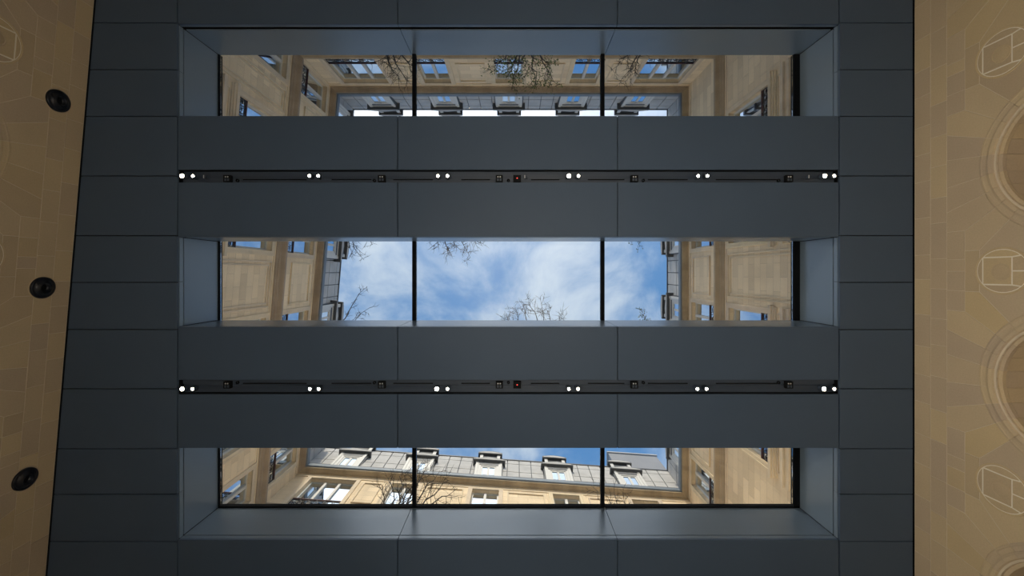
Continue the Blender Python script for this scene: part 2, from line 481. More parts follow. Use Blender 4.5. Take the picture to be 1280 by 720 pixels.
def build_wall(name, u_off, loc, rotz, ulo, uhi, medal_gold):
    root = MB()
    # mortar bed with arched openings, one outline per bay
    nb0 = math.floor((ulo-u_off)/SP-.5)+1; nb1 = math.ceil((uhi-u_off)/SP+.5)-1
    bays = range(nb0, nb1+1)
    for b in bays:
        c = u_off+b*SP
        l, r = max(ulo, c-SP/2), min(uhi, c+SP/2)
        if r-l < 2*RO+.05 or l > c-RO-.02 or r < c+RO+.02:
            root.slab([(l,0),(r,0),(r,zc-.0),(l,zc-.0)], -.3, -.005); continue
        # upper part above the springing as strips, then the jambs
        arc = arcpts(RI+.06, -pi/2, pi/2, 24)
        for k in range(24):
            (u0,z0),(u1,z1) = arc[k],arc[k+1]
            root.slab([(c+u0,z0),(c+u1,z1),(c+u1,zc),(c+u0,zc)], -.3, -.005)
        root.slab([(l,0),(c-RI-.06,0),(c-RI-.06,zc),(l,zc)], -.3, -.005)
        root.slab([(c+RI+.06,0),(r,0),(r,zc),(c+RI+.06,zc)], -.3, -.005)
        root.box(c-RI-.3, c+RI+.3, -ND-.5, -ND-.2, 0, zc)
        root.box(c-RI-.3, c-RI-.06, -ND-.2, -.3, 0, AC); root.box(c+RI+.06, c+RI+.3, -ND-.2, -.3, 0, AC)
    wall = struct(link(name, root.mesh(name, M['mortar']), None, loc, rotz))
    v1, v2 = V(.9618), V(.9255)
    # two straight courses under the ceiling
    r2 = random.Random(hash(name) % 91 if False else len(name))
    for (za,zb,wd,sh) in ((v1, zc-.004, .64, .13), (v2, v1, .66, .40)):
        u = ulo + sh
        cuts = [ulo]
        while u < uhi-.3:
            cuts.append(u); u += wd*r2.uniform(.8,1.25)
        cuts.append(uhi)
        for a,b in zip(cuts[:-1],cuts[1:]):
            w = b-a
            poly = [(-w/2,za),(w/2,za),(w/2,zb),(-w/2,zb)]
            me = make_stone(poly, ('course',round(w,3),round(za,2)), 'course_stone', n1=0)
            link('course_stone', me, wall, ((a+b)/2, r2.uniform(-.002,.003), 0))
    # jamb and pier stones
    for b in bays:
        c = u_off+b*SP
        full = c-SP/2 > ulo-.5 and c+SP/2 < uhi+.5
        if not full: continue
        for key,poly,nm in BAY:
            if c+min(p[0] for p in poly) < ulo-.3 or c+max(p[0] for p in poly) > uhi+.3: continue
            gold = r2.random() < .22
            me = make_stone(poly, key+('g' if gold else ''), nm, mat='hallstone_gold' if gold else 'hallstone')
            link(nm, me, wall, (c, r2.uniform(-.002,.003), 0))
        # moulded arch, stone by stone, and the underside of the arch
        av = [-pi/2,-radians(66),-TH4,-TH3,-TH2,-TH1,TH1,TH2,TH3,TH4,radians(66),pi/2]
        for k in range(len(av)-1):
            kk = ('arch',k)
            if kk not in stone_mesh:
                e = .0022
                stone_mesh[kk] = prof_ring(ARCH_PROF, av[k]+e, av[k+1]-e, 5).mesh('arch_stone', M['hallstone'])
                bm = bmesh.new(); bm.from_mesh(stone_mesh[kk]); bmesh.ops.recalc_face_normals(bm, faces=bm.faces); bm.to_mesh(stone_mesh[kk]); bm.free()
            link('arch_stone', stone_mesh[kk], wall, (c,0,0))
            for j,(d0,d1) in enumerate(((-.125,-.47),(-.475,-ND-.2))):
                kk = ('intrados',k,j)
                if kk not in stone_mesh:
                    e = .0022
                    mm = prof_ring([(RI+.2,d0),(RI,d0),(RI,d1),(RI+.2,d1)], av[k]+e, av[k+1]-e, 5)
                    stone_mesh[kk] = mm.mesh('soffit_stone', M['hallstone'])
                    bm = bmesh.new(); bm.from_mesh(stone_mesh[kk]); bmesh.ops.recalc_face_normals(bm, faces=bm.faces); bm.to_mesh(stone_mesh[kk]); bm.free()
                link('soffit_stone', stone_mesh[kk], wall, (c,0,0))
    # plain masonry below the springing (piers)
    for b in list(bays)+[max(bays)+1]:
        c = u_off+b*SP-SP/2
        l,r = max(ulo,c-(SP/2-RI)), min(uhi,c+(SP/2-RI))
        if r-l > .2:
            m = MB(); m.box(l,r,-.06,.0,.0,AC-.008); m.build('pier', M['plainstone'], wall)
    # roundels on the piers
    for b in list(bays)+[max(bays)+1]:
        c = u_off+b*SP-SP/2
        if c < ulo+.6 or c > uhi-.6: continue
        zk = V(.8205)
        # keystone block above
        hw = .044*H
        me = make_stone([(-hw,V(.861)),(hw,V(.861)),(hw,V(.8887)),(-hw,V(.8887))], 'block', 'block_stone', mat='hallstone_gold')
        link('block_stone', me, wall, (c,.001,0))
        R = .0475*H
        if 'roundel' not in stone_mesh:
            m = MB()
            m.lathe([(0,-.01),(0,.004),(R-.025,.004),(R-.025,-.01)], (0,0,0), 'y', 40)
            mr_ = MB(); mr_.lathe([(R-.031,.0),(R-.030,.006),(R-.02,.002),(R-.012,.002),(R-.004,.014),(R+.002,.010),(R+.012,-.02)], (0,0,0), 'y', 40)
            stone_mesh['rim'] = mr_.mesh('rim', M['hallstone_gold'], True)
            stone_mesh['roundel'] = m.mesh('roundel', M['mortar_white'])
            sq = .25; q0 = .30; q1 = V(.8039)-zk
            Ri = R-.032
            def circ(a): return (Ri*sin(a), Ri*cos(a))
            def onc(u, z):
                a = atan2(u,z); return circ(a)
            tl = sqrt(max(0,Ri*Ri-sq*sq))
            aT = atan2(sq, q0); aB = atan2(sq, q1)
            pieces = []
            pieces.append(('roundel_stone', [(-sq,q1),(sq,q1),(sq,q0),(-sq,q0)]))
            aTs = atan2(sq, sqrt(Ri*Ri-sq*sq)) if q0 < tl else aT
            # side caps, top cap, two bottom wedges
            def arcp(a0,a1,n=8): return [circ(a0+(a1-a0)*k/n) for k in range(n+1)]
            a0 = atan2(sq, q0)
            b0 = radians(136)
            pieces.append(('roundel_stone', arcp(a0,b0) + [(sq,q1)]))
            pieces.append(('roundel_stone', [(-u,z) for u,z in arcp(a0,b0) + [(sq,q1)]]))
            pieces.append(('roundel_stone', arcp(-a0,a0)))
            pieces.append(('roundel_stone', arcp(b0,pi) + [(0,q1),(sq,q1)]))
            pieces.append(('roundel_stone', [(-u,z) for u,z in arcp(b0,pi) + [(0,q1),(sq,q1)]]))
            stone_mesh['rp'] = [make_stone(p, ('rp',i), n, n1=.011, n0=.0, mat='hallstone_gold', gap=.012) for i,(n,p) in enumerate(pieces)]
            bs = MB(); rb = .0155*H
            bs.lathe([(0,.022),(rb-.03,.020),(rb-.016,.013),(rb-.010,.013),(rb-.002,.026),(rb+.014,.011)], (0,0,0), 'y', 28)
            stone_mesh['boss'] = bs.mesh('boss', M['hallstone_gold'], True)
        ro = link('roundel', stone_mesh['roundel'], wall, (c, 0, zk))
        link('rim', stone_mesh['rim'], ro)
        for me in stone_mesh['rp']: link('roundel_stone', me, ro)
        link('boss', stone_mesh['boss'], ro, (.002*H, 0, .001*H))
    return wall

# right wall: local u = +Y ; left wall: local u runs towards -Y, turned by the skew
medR = -.007*H                    # roundel in the middle of the frame
wall_r = build_wall('wall_right', medR+SP/2, (XR,0,0), pi/2, YF, YB, True)
dirL = Vector((pX(57)-pX(118), pY(720)-pY(0))).normalized()
rotL = atan2(-dirL.y, -dirL.x)
XL0 = xleft(0)
medL = -.35
wall_l = build_wall('wall_left', -medL+SP/2, (XL0,0,0), rotL, -YB, -YF, True)

m = MB(); m.box(xleft(YF)-1.2, XR+1.2, YF-.3, YF, 0, zc+.05); struct(m.build('wall_front', M['plainstone']))
m = MB(); m.box(xleft(YB)-1.2, XR+1.2, YB, YB+.3, 0, zc+.05); struct(m.build('wall_back', M['plainstone']))
m = MB(); m.box(-12.5, 11, YF-.3, YB+.3, -.2, 0); struct(m.build('floor', M['floor']))

# ------------------------------------------------------------------ wash lamps added on the left wall, unseen below the frame, lighting the right
for k,w in enumerate(('end nearest the top of the frame','middle','end nearest the bottom of the frame')):
    Y = -5.0 + 5.2*k
    e = link('added_wash_lamp', None, None, (xleft(Y)+.02, Y, 6.2), rotL)
    tag(e, 'added black wash lamp on the left wall, '+w, 'added wash lamp', 'added wash lamps on the left wall')
    q = MB(); q.box(-.06,.06,.002,.03,-.10,.10); q.build('wall_plate', M['black'], e)
    q = MB(); q.tube([(0,.03,0),(0,.16,0)], .02, 8); q.build('arm', M['black'], e)
    q = MB(); q.lathe([(0,.16),(.09,.16),(.125,.46),(.118,.46),(.085,.20),(0,.20)], (0,0,0), 'y', 20); q.build('head', M['black'], e)
    q = MB(); q.lathe([(0,.202),(.080,.202),(.080,.210),(0,.210)], (0,0,0), 'y', 20); q.build('lens', M['lamp'], e)
    ld = bpy.data.lights.new('wash', 'SPOT'); ld.energy = WASH_W; ld.color = (1,.90,.74)
    ld.spot_size = radians(56); ld.spot_blend = 1.0; ld.shadow_soft_size = .05
    lo = link('wash', ld, e, (0,.23,0))
    lo.rotation_euler = Vector((0,-1,-.10)).to_track_quat('Z','Y').to_euler()

# ------------------------------------------------------------------ air nozzles on the left wall
def local_left(x, y):
    """wall coordinates of the point of the left wall seen at a pixel"""
    dx, dy = (x-CX)/F, (y-CY)/F
    sl = dirL.x/dirL.y
    Z = XL0/(dx - sl*dy)
    return Vector((dx*Z, dy*Z, Z+CAMZ))
noz = MB()
noz.lathe([(.0,.006),(.080,.006),(.086,.082),(.092,.094),(.104,.092),(.150,.060),(.178,.034),(.186,.034),(.195,.046),(.213,.046),(.222,.036),(.226,.004)], (0,0,0), 'y', 40)
noz_me = noz.mesh('air_nozzle_dish', M['nozzle'], True)
rim = MB(); rim.lathe([(.226,.004),(.24,.010),(.252,.004)], (0,0,0), 'y', 40)
rim_me = rim.mesh('stone_rim', M['hallstone'], True)
thr = MB(); thr.lathe([(.0,.012),(.078,.012)], (0,0,0), 'y', 24)
thr_me = thr.mesh('throat', M['black'])
for (x,y),w in (((72,126),'topmost of three on the left stone wall'), ((52.5,359.5),'middle one of three on the left stone wall'), ((30.5,598.5),'lowest of three on the left stone wall')):
    p = local_left(x,y)
    e = link('air_nozzle', None, None, tuple(p), rotL)
    tag(e, 'round black dished air nozzle, ' + w, 'air nozzle', 'air nozzles on the left wall')
    link('nozzle_dish', noz_me, e); link('throat', thr_me, e); link('stone_rim', rim_me, e)

# ================================================================== lighting slots
ORD = ['at the far left end', 'second from the left', 'third from the left', 'third from the right', 'second from the right', 'at the far right end']
def cyl(r,z0,z1,seg=20,r1=None):
    r1 = r if r1 is None else r1
    m = MB(); m.lathe([(0,z0),(r,z0),(r1,z1),(0,z1)], (0,0,0), 'z', seg); return m
hous_me = fixn(cyl(.062,.012,.105).build('housing_proto', M['slot'])); hm = hous_me.data; bpy.data.objects.remove(hous_me)
lens_me = cyl(.029,.006,.013).mesh('lens', M['lamp'])
lens_big = cyl(.043,.006,.013).mesh('lens', M['lamp'])
stem_me = MB().box(-.02,.02,-.02,.02,.105,.135).mesh('stem', M['slot'])
ring = MB(); ring.lathe([(.048,.004),(.062,.004),(.066,.02)], (0,0,0), 'z', 20); ring_me = ring.mesh('bezel', M['rail'])
def spotlight(x, y, label, big, aim):
    X,Y = pX(x,H+.02), pY(y,H+.02)
    e = link('spotlight', None, None, (X,Y,zc))
    tag(e, label, 'spotlight', 'spotlights in the ceiling slots')
    link('housing', hm, e); link('lens', lens_big if big else lens_me, e); link('stem', stem_me, e); link('bezel', ring_me, e)
    ld = bpy.data.lights.new('spot', 'SPOT'); ld.energy = SPOT_W; ld.color = SPOT_COL
    ld.spot_size = radians(60); ld.spot_blend = .9; ld.shadow_soft_size = .05
    lo = link('spot', ld, e, (0,0,-.03))
    lo.rotation_euler = Vector((-aim[0],-aim[1],1)).to_track_quat('Z','Y').to_euler()
rowsL = [('upper', 220, [(228,241.5),(387,398),(547.5,559.5),(711,723),(872.5,884),(1030.5,1042.5)], 3),
         ('lower', 486, [(228,241),(387.5,398.5),(546,559.5),(711,722.5),(871.5,883),(1029.5,1042.5)], 2)]
for ri,(rn,yy,prs,star) in enumerate(rowsL):
    for i,(a,b) in enumerate(prs):
        for j,x in enumerate((a,b)):
            aim = (-(x-CX)/F*.9 + .07, -(yy-CY)/F*.6 + rnd.uniform(-.1,.1))
            spotlight(x, yy, '%s spotlight of the pair %s in the %s slot' % (('left','right')[j], ORD[i], rn),
                      j == 0 and i in (0, star, 5), aim)
BOXX = [282, 476, 624, 794, 988.5]
BO = ['leftmost','second from the left','middle','second from the right','rightmost']
for ri,(rn,yy,prs,star) in enumerate(rowsL):
    s0,s1 = SLOT[ri]
    # the track that carries the lamps
    e = link('light_track', None, None, (0,0,zc))
    tag(e, 'long dark lighting track running the length of the %s ceiling slot' % rn, 'light track')
    sg = 1 if ri == 0 else -1
    slotbox = link('slot_fittings', None, ceiling, (0,0,zc))
    yc = (s0+s1)/2
    yl = pY(yy)
    m = MB(); m.box(OX0+.02, OX1-.02, yl-.035, yl+.035, .135, .16); m.build('rail', M['rail'], e)
    m = MB(); m.box(OX0+.014, OX1-.014, s0+.004, s1-.004, .16, .195); m.build('tray', M['slot'], slotbox)
    # side profile with the conduit along it
    yp = yc + sg*.085
    m = MB(); m.box(OX0+.02, OX1-.02, yp-.045, yp+.042, .12, .16); m.build('side_profile', M['slot'], slotbox)
    for (xa,xb) in ((300,380),(412,462),(490,540),(576,612),(664,700),(736,782),(812,862),(898,976)):
        m = MB(); m.tube([(pX(xa),yp-.03*sg,.106),(pX(xb),yp-.03*sg,.106)], .012, 6); m.build('conduit', M['black'], slotbox)
    for x in (293,466,635.5,806,977):
        m = MB(); m.lathe([(.012,.105),(.022,.085),(.034,.085),(.036,.12)], (pX(x),yp-.01*sg,0), 'z', 14); m.build('knob', M['black'], slotbox)
    # small boxes with two pale dots
    for k,x in enumerate(BOXX):
        X,Y = pX(x), pY(222.5 if ri == 0 else 482)
        o = MB().box(-.078,.078,-.075,.075,.035,.118).build('emergency_light', M['black'], None, loc=(X,Y,zc))
        tag(o, 'small black box with two pale dots, %s in the %s ceiling slot' % (BO[k], rn), 'emergency light', 'two-dotted boxes in the ceiling slots')
        for dx in (-.028,.022):
            d = MB(); d.lathe([(0,.028),(.014,.028),(.016,.035)], (dx,-.034,0), 'z', 12); d.build('lens', M['dot'], o)
        for dx in (-.03,.03):
            d = MB(); d.box(dx-.02,dx+.02,.0,.055,.030,.036); d.build('grille', M['slot'], o)
    X,Y = pX(646.5), pY(222.5 if ri == 0 else 482)
    o = MB().box(-.085,.085,-.075,.075,.035,.118).build('detector', M['black'], None, loc=(X,Y,zc))
    tag(o, 'small black detector with a red light in the %s ceiling slot' % rn, 'detector')
    d = MB(); d.lathe([(0,.028),(.013,.028),(.014,.035)], (0,-.006,0), 'z', 12); d.build('red_light', M['led'], o)
    if ri == 0:
        for x,w in ((253.5,'near the far left pair of lamps'),(657.5,'right of the red-lit detector'),(1015,'left of the far right pair of lamps')):
            o = MB().box(-.035,.04,-.035,.035,.06,.134).build('cable_clip', M['slot'], None, loc=(pX(x),pY(220),zc))
            tag(o, 'tiny pale-striped clip in the upper slot, '+w, 'clip', 'pale-striped clips in the upper slot')
            d = MB(); d.box(-.034,-.018,-.034,.034,.054,.061); d.build('stripe', M['dot'], o)
            d = MB(); d.lathe([(.012,.055),(.02,.050),(.024,.061)], (.018,.0,0), 'z', 12); d.build('eyelet', M['rail'], o)

# ================================================================== the courtyard building
m = MB()
QUAD = {'TL':(-9.10,-9.40),'TR':(8.78,-9.40),'BR':(8.78,11.25),'BL':(-10.72,9.92)}
ZR = lambda z: z + CAMZ
def wing(name_label, A, B, prevA, nextB, wins_up, wins_lo, dormers, rs):
    """one side of the courtyard; local x along the wall, local y towards the courtyard, z world height"""
    A, B, PA, NB = (Vector(QUAD[k]) for k in (A,B,prevA,nextB))
    d = (B-A); Ln = d.length; d.normalize()
    rot = atan2(d.y,d.x)
    root = link('courtyard_wing', None, None, (A.x,A.y,0), rot)
    tag(root, name_label, 'building')
    def halfcot(p, a, b):
        ang = (p-a).angle(b-a); return 1/tan(ang/2)
    cA = halfcot(PA, A, B); cB = halfcot(A, B, NB)
    uA = lambda n: n*cA
    uB = lambda n: Ln - n*cB
    def ring(name, prof, mat):
        m = MB(); k = len(prof)
        m.v = [(uA(n),n,ZR(z)) for n,z in prof] + [(uB(n),n,ZR(z)) for n,z in prof]
        m.f = [(i,(i+1)%k,k+(i+1)%k,k+i) for i in range(k)] + [tuple(range(k)), tuple(range(2*k-1,k-1,-1))]
        return fixn(m.build(name, M[mat], root))
    # ---- wall with window openings
    m = MB()
    def strip(z0,z1,holes):
        x = uA(-.0)
        for a,b in sorted(holes):
            if a > x: m.box(x,a,-.5,0,ZR(z0),ZR(z1))
            x = b
        m.box(x,Ln,-.5,0,ZR(z0),ZR(z1))
    lo = [(u-w/2,u+w/2) for u,w in wins_lo]; up = [(u-w/2,u+w/2) for u,w in wins_up]
    LZ0, LZ1, UZ0, UZ1 = 13.85, 16.55, 17.40, 20.0
    strip(9.9,LZ0,[]); strip(LZ0,LZ1,lo); strip(LZ1,UZ0,[]); strip(UZ0,UZ1,up); strip(UZ1,20.46,[])
    m.build('wall', M['facade'], root)
    # ---- mouldings
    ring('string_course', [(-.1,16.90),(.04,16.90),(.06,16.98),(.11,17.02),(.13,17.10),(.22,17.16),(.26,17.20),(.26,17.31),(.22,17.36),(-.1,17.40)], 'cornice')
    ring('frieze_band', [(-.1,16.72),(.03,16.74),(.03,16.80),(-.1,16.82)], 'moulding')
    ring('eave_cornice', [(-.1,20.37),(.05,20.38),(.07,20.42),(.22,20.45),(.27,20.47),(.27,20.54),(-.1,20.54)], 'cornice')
    ring('eave_fillet', [(-.1,20.08),(.03,20.09),(.03,20.14),(-.1,20.15)], 'moulding')
    ring('gutter', [(-.3,20.545),(.30,20.545),(.33,20.58),(.33,20.80),(.29,20.82),(.26,20.78),(-.3,20.78)], 'gutter')
    ring('parapet_flashing', [(-.3,20.78),(.02,20.785),(-.02,21.10),(-.3,21.10)], 'gutter')
    # ---- mansard roof: backing and zinc sheets
    def rn(z): return -.06 - (z-20.8)*.125
    Z0, Z1 = 20.9, 24.45
    ring('roof_backing', [(rn(Z0)-.05,Z0),(rn(Z1)-.05,Z1),(-1.5,24.9),(-1.5,20.9)], 'zinc_dark')
    rows_ = [Z0,21.85,22.55,23.2,23.85,Z1]
    ncol = max(4,int(round(Ln/.66)))
    for r in range(5):
        z0, z1 = rows_[r], rows_[r+1]-.035
        for k in range(ncol):
            q = []
            for (t,z) in ((k,z0),(k+1,z0),(k+1,z1),(k,z1)):
                n = rn(z); a,b = uA(n),uB(n)
                u = a+(b-a)*(t/ncol) + (.022 if t == k else -.022)
                q.append((u,n,ZR(z)))
            lift = .012*((r*7+k*3) % 3)/2 + .01
            mm = MB(); mm.add([(u,n-.045,z) for u,n,z in q]+[(u,n+lift,z) for u,n,z in q],
                   [(0,1,2,3),(7,6,5,4),(0,4,5,1),(1,5,6,2),(2,6,7,3),(3,7,4,0)])
            mm.build('zinc_sheet', M['zinc'], root)
    ring('ridge_roll', [(rn(Z1)-.02,Z1-.03),(rn(Z1)+.06,Z1-.03),(rn(Z1)+.06,Z1+.05),(rn(Z1)-.1,Z1+.09)], 'zinc_dark')
    # ---- windows
    def window(u, w, z0, z1, lights, rail0, rail1):
        wroot = MB()
        a,b = u-w/2, u+w/2
        y1 = -.17; y0 = -.26
        fr = .075
        for (p,q,s,t) in ((a,a+fr,z0,z1),(b-fr,b,z0,z1),(a+fr,b-fr,z1-fr,z1),(a+fr,b-fr,z0,z0+fr)):
            wroot.box(p,q,y0,y1,ZR(s),ZR(t))
        wn = wroot.build('window', M['white'], root)
        iw = w-2*fr
        for k in range(1,lights):
            c = a+fr+iw*k/lights
            mm = MB(); mm.box(c-.06,c+.06,y0+.01,y1+.045,ZR(z0+fr),ZR(z1-fr)); mm.build('mullion', M['white'], wn)
        for k in range(lights):
            p = a+fr+iw*k/lights+(.065 if k else .0); q = a+fr+iw*(k+1)/lights-(.065 if k < lights-1 else 0)
            mm = MB(); mm.box(p,q,y0+.03,y0+.055,ZR(z0+fr),ZR(z1-fr)); mm.build('pane', M['pane'], wn)
        # moulded surround
        mm = MB(); sw = .16
        for (p,q,s,t,dn) in ((a-sw,a-.0,z0,z1+sw,.035),(b+.0,b+sw,z0,z1+sw,.035),(a,b,z1+.0,z1+sw,.035),
                          (a-sw-.04,a-sw+.03,z0,z1+sw+.0,.055),(b+sw-.03,b+sw+.04,z0,z1+sw+.0,.055)):
            if t > UZ1: t = min(t, 20.07)
            mm.box(p,q,-.02,dn,ZR(s),ZR(t))
        mm.build('surround', M['moulding'], wn)
        # iron guard
        ir = MB(); n_ = -.07
        ir.box(a,b,n_-.015,n_+.015,ZR(rail0),ZR(rail0+.03))
        ir.box(a,b,n_-.015,n_+.015,ZR(rail1-.13),ZR(rail1-.11))
        hgt = rail1-.12-rail0-.03
        cnt = max(3,int(round(w/ (hgt*.62))))
        st = w/cnt
        for k in range(cnt+1):
            x = min(b-.012,max(a+.012,a+st*k)); ir.box(x-.015,x+.015,n_-.015,n_+.015,ZR(rail0),ZR(rail1-.05))
        for k in range(cnt):
            cxx = a+st*(k+.5); cz = ZR(rail0+.03+hgt/2)
            for rr,oz in ((st*.40,0.0),(st*.19,.0)):
                pts = [(cxx+rr*cos(2*pi*t/9), n_, cz+oz+rr*1.15*sin(2*pi*t/9)) for t in range(10)]
                ir.tube(pts, .019, 3, False)
            for sx in (-1,1):
                pts = [(cxx+sx*(st*.08+st*.36*t/4), n_, ZR(rail0+.03)+hgt*(.5+.5*sin(pi/2*t/4)*(1 if sx>0 else -1))) for t in range(5)]
                ir.tube(pts, .018, 3, False)
        g_ = ir.build('iron_guard', M['iron'], wn)
        rr_ = MB(); rr_.box(a-.02,b+.02,n_-.03,n_+.03,ZR(rail1-.05),ZR(rail1)); rr_.build('hand_rail', M['ironred'], wn)
        return wn
    for u,w in wins_up:
        window(u, w, UZ0, UZ1, 3 if w > 1.8 else 2, 17.55, 18.32)
    for u,w in wins_lo:
        wn = window(u, w, LZ0, LZ1, 3 if w > 1.8 else 2, 13.92, 14.50)
        # sill, apron and lower ledge under each window
        a,b = u-w/2-.32, u+w/2+.32
        mm = MB(); mm.box(a,b,-.02,.13,ZR(13.72),ZR(13.85)); mm.box(a+.04,b-.04,-.02,.09,ZR(13.63),ZR(13.72)); mm.box(a+.06,b-.06,-.02,.05,ZR(13.56),ZR(13.63)); mm.build('sill', M['moulding'], wn)
        mm = MB(); mm.box(a+.05,b-.05,-.02,.14,ZR(13.10),ZR(13.20)); mm.box(a+.05,b-.05,-.02,.19,ZR(13.0),ZR(13.10)); mm.box(a+.05,b-.05,-.02,.12,ZR(12.86),ZR(13.0)); mm.box(a+.05,b-.05,-.02,.16,ZR(12.76),ZR(12.86)); mm.build('ledge', M['moulding'], wn)
        mm = MB()
        for p,q,s,t in ((a+.25,a+.30,13.25,13.52),(b-.30,b-.25,13.25,13.52),(a+.3,b-.3,13.25,13.29),(a+.3,b-.3,13.48,13.52)): mm.box(p,q,-.02,.025,ZR(s),ZR(t))
        mm.build('apron_panel', M['moulding'], wn)
    # ---- framed panels on the piers
    def panel(a, b, z0, z1, nest):
        mm = MB(); t = .055
        for k in range(nest):
            o = k*.14; dn = .05-.015*k
            p,q,s,e = a+o,b-o,z0+o,z1-o
            for (x0,x1,y0,y1) in ((p,p+t,s,e),(q-t,q,s,e),(p+t,q-t,s,s+t),(p+t,q-t,e-t,e)):
                mm.box(x0,x1,-.02,dn,ZR(y0),ZR(y1))
        mm.build('wall_panel', M['moulding'], root)
    for ws,z0,z1,nest in ((wins_up,18.15,19.85,1),(wins_lo,11.2,16.62,2)):
        sw = sorted(ws)
        gaps = [(sw[i][0]+sw[i][1]/2, sw[i+1][0]-sw[i+1][1]/2) for i in range(len(sw)-1)]
        for a,b in gaps:
            if b-a > 1.3: panel(a+.42, b-.42, z0, z1, nest)
    # ---- dormers
    def dormer(u, ph):
        z0, z1 = 20.86, 23.15; w = 1.42; a,b = u-w/2,u+w/2; y = -.12
        mm = MB()           # white face with an opening
        ow = .86; p,q = u-ow/2,u+ow/2; oz0, oz1 = 21.1, 22.75
        mm.box(a,p,-.5,y,ZR(z0),ZR(z1)); mm.box(q,b,-.5,y,ZR(z0),ZR(z1)); mm.box(p,q,-.5,y,ZR(oz1),ZR(z1)); mm.box(p,q,-.5,y,ZR(z0),ZR(oz0))
        mm.box(a-.02,a+.12,y,y+.03,ZR(z0),ZR(z1)); mm.box(b-.12,b+.02,y,y+.03,ZR(z0),ZR(z1))
        dn = mm.build('dormer', M['white'], root)
        mm = MB(); f = .10; yy = y-.03
        for (x0,x1,s,t) in ((p,p+f,oz0,oz1),(q-f,q,oz0,oz1),(u-.06,u+.06,oz0,oz1),(p+f,q-f,oz1-.10,oz1)): mm.box(x0,x1,yy-.06,yy,ZR(s),ZR(t))
        mm.build('window_frame', M['white'], dn)
        for x0,x1 in ((p+f,u-.06),(u+.06,q-f)):
            mm = MB(); mm.box(x0,x1,yy-.05,yy-.03,ZR(oz0),ZR(oz1-.10)); mm.build('pane', M['pane'], dn)
        # dark slot under the pediment
        mm = MB(); mm.box(p-.1,q+.1,y-.01,y+.012,ZR(22.82),ZR(22.96)); mm.build('shutter_box', M['zinc_dark'], dn)
        # cheeks
        for x0,x1 in ((a-.08,a-.005),(b+.005,b+.08)):
            mm = MB(); mm.box(x0,x1,-.75,y-.05,ZR(z0),ZR(z1)); mm.build('cheek', M['zinc_dark'], dn)
        # pediment: low gable hood projecting over the face
        mm = MB()
        hood = [(a-.20,z1),(b+.20,z1),(b+.20,z1+.13),(u,z1+.36),(a-.20,z1+.13)]
        mm.slab([(x,ZR(z)) for x,z in hood], -1.0, y+.16)
        fixn(mm.build('hood', M['zinc_dark'], dn))
        mm = MB()
        hd2 = [(a-.08,z1+.03),(b+.08,z1+.03),(b+.08,z1+.10),(u,z1+.29),(a-.08,z1+.10)]
        mm.slab([(x,ZR(z)) for x,z in hd2], y+.15, y+.172); fixn(mm.build('pediment_face', M['zinc'], dn))
        # upper lucarne with a curved top
        mm = MB(); y2 = -.36; zb, zt = 23.45, 24.55; wa = 1.34
        body = [(u-wa/2+.10,zb),(u+wa/2-.10,zb),(u+wa/2-.10,zt),(u-wa/2+.10,zt)]
        mm.slab([(x,ZR(z)) for x,z in body], -1.4, y2); ud = fixn(mm.build('lucarne', M['zinc_dark'], root))
        for s in (-1,1):
            mm = MB(); c = u+s*(wa/2-.16); mm.box(c-.09,c+.09,y2,y2+.05,ZR(zb),ZR(zt)); mm.build('post', M['white'], ud)
        mm = MB(); k = 8
        top = [(u-wa/2-.05+(wa+.1)*i/k, zt+.16+.17*sin(pi*i/k)) for i in range(k+1)]
        mm.slab([(x,ZR(z)) for x,z in [(u+wa/2+.05,zt),(u-wa/2-.05,zt)]+top], -1.45, y2+.14); fixn(mm.build('curved_hood', M['zinc_dark'], ud))
        mm = MB()
        t2 = [(u-wa/2+.03+(wa-.06)*i/k, zt+.11+.15*sin(pi*i/k)) for i in range(k+1)]
        mm.slab([(x,ZR(z)) for x,z in [(u+wa/2-.03,zt+.03),(u-wa/2+.03,zt+.03)]+t2], y2+.13, y2+.155); fixn(mm.build('hood_face', M['zinc'], ud))
    for i,u in enumerate(dormers): dormer(u, i)
    return root
def along(A,B,pts,ax):
    """distance along the wall A-B of world coordinate pts on axis ax"""
    a,b = Vector(QUAD[A]),Vector(QUAD[B]); d = (b-a).normalized()
    return [ (p-a[ax])/d[ax] for p in pts ]
def wl(us, big=()): return [(u, 2.2 if i in big else 1.30) for i,u in enumerate(us)]
uT = along('TL','TR',[-7.15,-3.65,-.19,3.41,7.0],0)
wing('shaded stone courtyard wing at the top, grey dormers against white sky', 'TL','TR','BL','BR',
     wl(uT,(0,4)), wl(uT,(0,4)), along('TL','TR',[-7.35,-3.75,-.22,3.30,6.85],0), 1)
uR = along('TR','BR',[-5.87,-1.9,2.0,5.87,9.65],1)
wing('brownish stone courtyard wing at the right of the skylights, with zinc roof', 'TR','BR','TL','BL', wl(uR), wl(uR[:4]), along('TR','BR',[-5.87,-1.9,1.95,5.87,9.6],1), 2)
uB_ = along('BR','BL',[6.45,2.6,-1.33,-5.25,-8.75],0)
wing('sunlit golden stone courtyard wing at the bottom, with bright dormers', 'BR','BL','TR','TL',
     wl(uB_,(4,)), wl(uB_,(4,)), along('BR','BL',[6.45,2.52,-1.33,-5.15,-8.95],0), 3)
uL = along('BL','TL',[8.55,6.0,2.4,-1.6,-5.5,-8.55],1)
wing('weathered stone courtyard wing at the left of the skylights, slightly askew', 'BL','TL','BR','TR', wl(uL), wl(uL), along('BL','TL',[8.6,2.4,-1.6,-5.5,-8.4],1), 4)

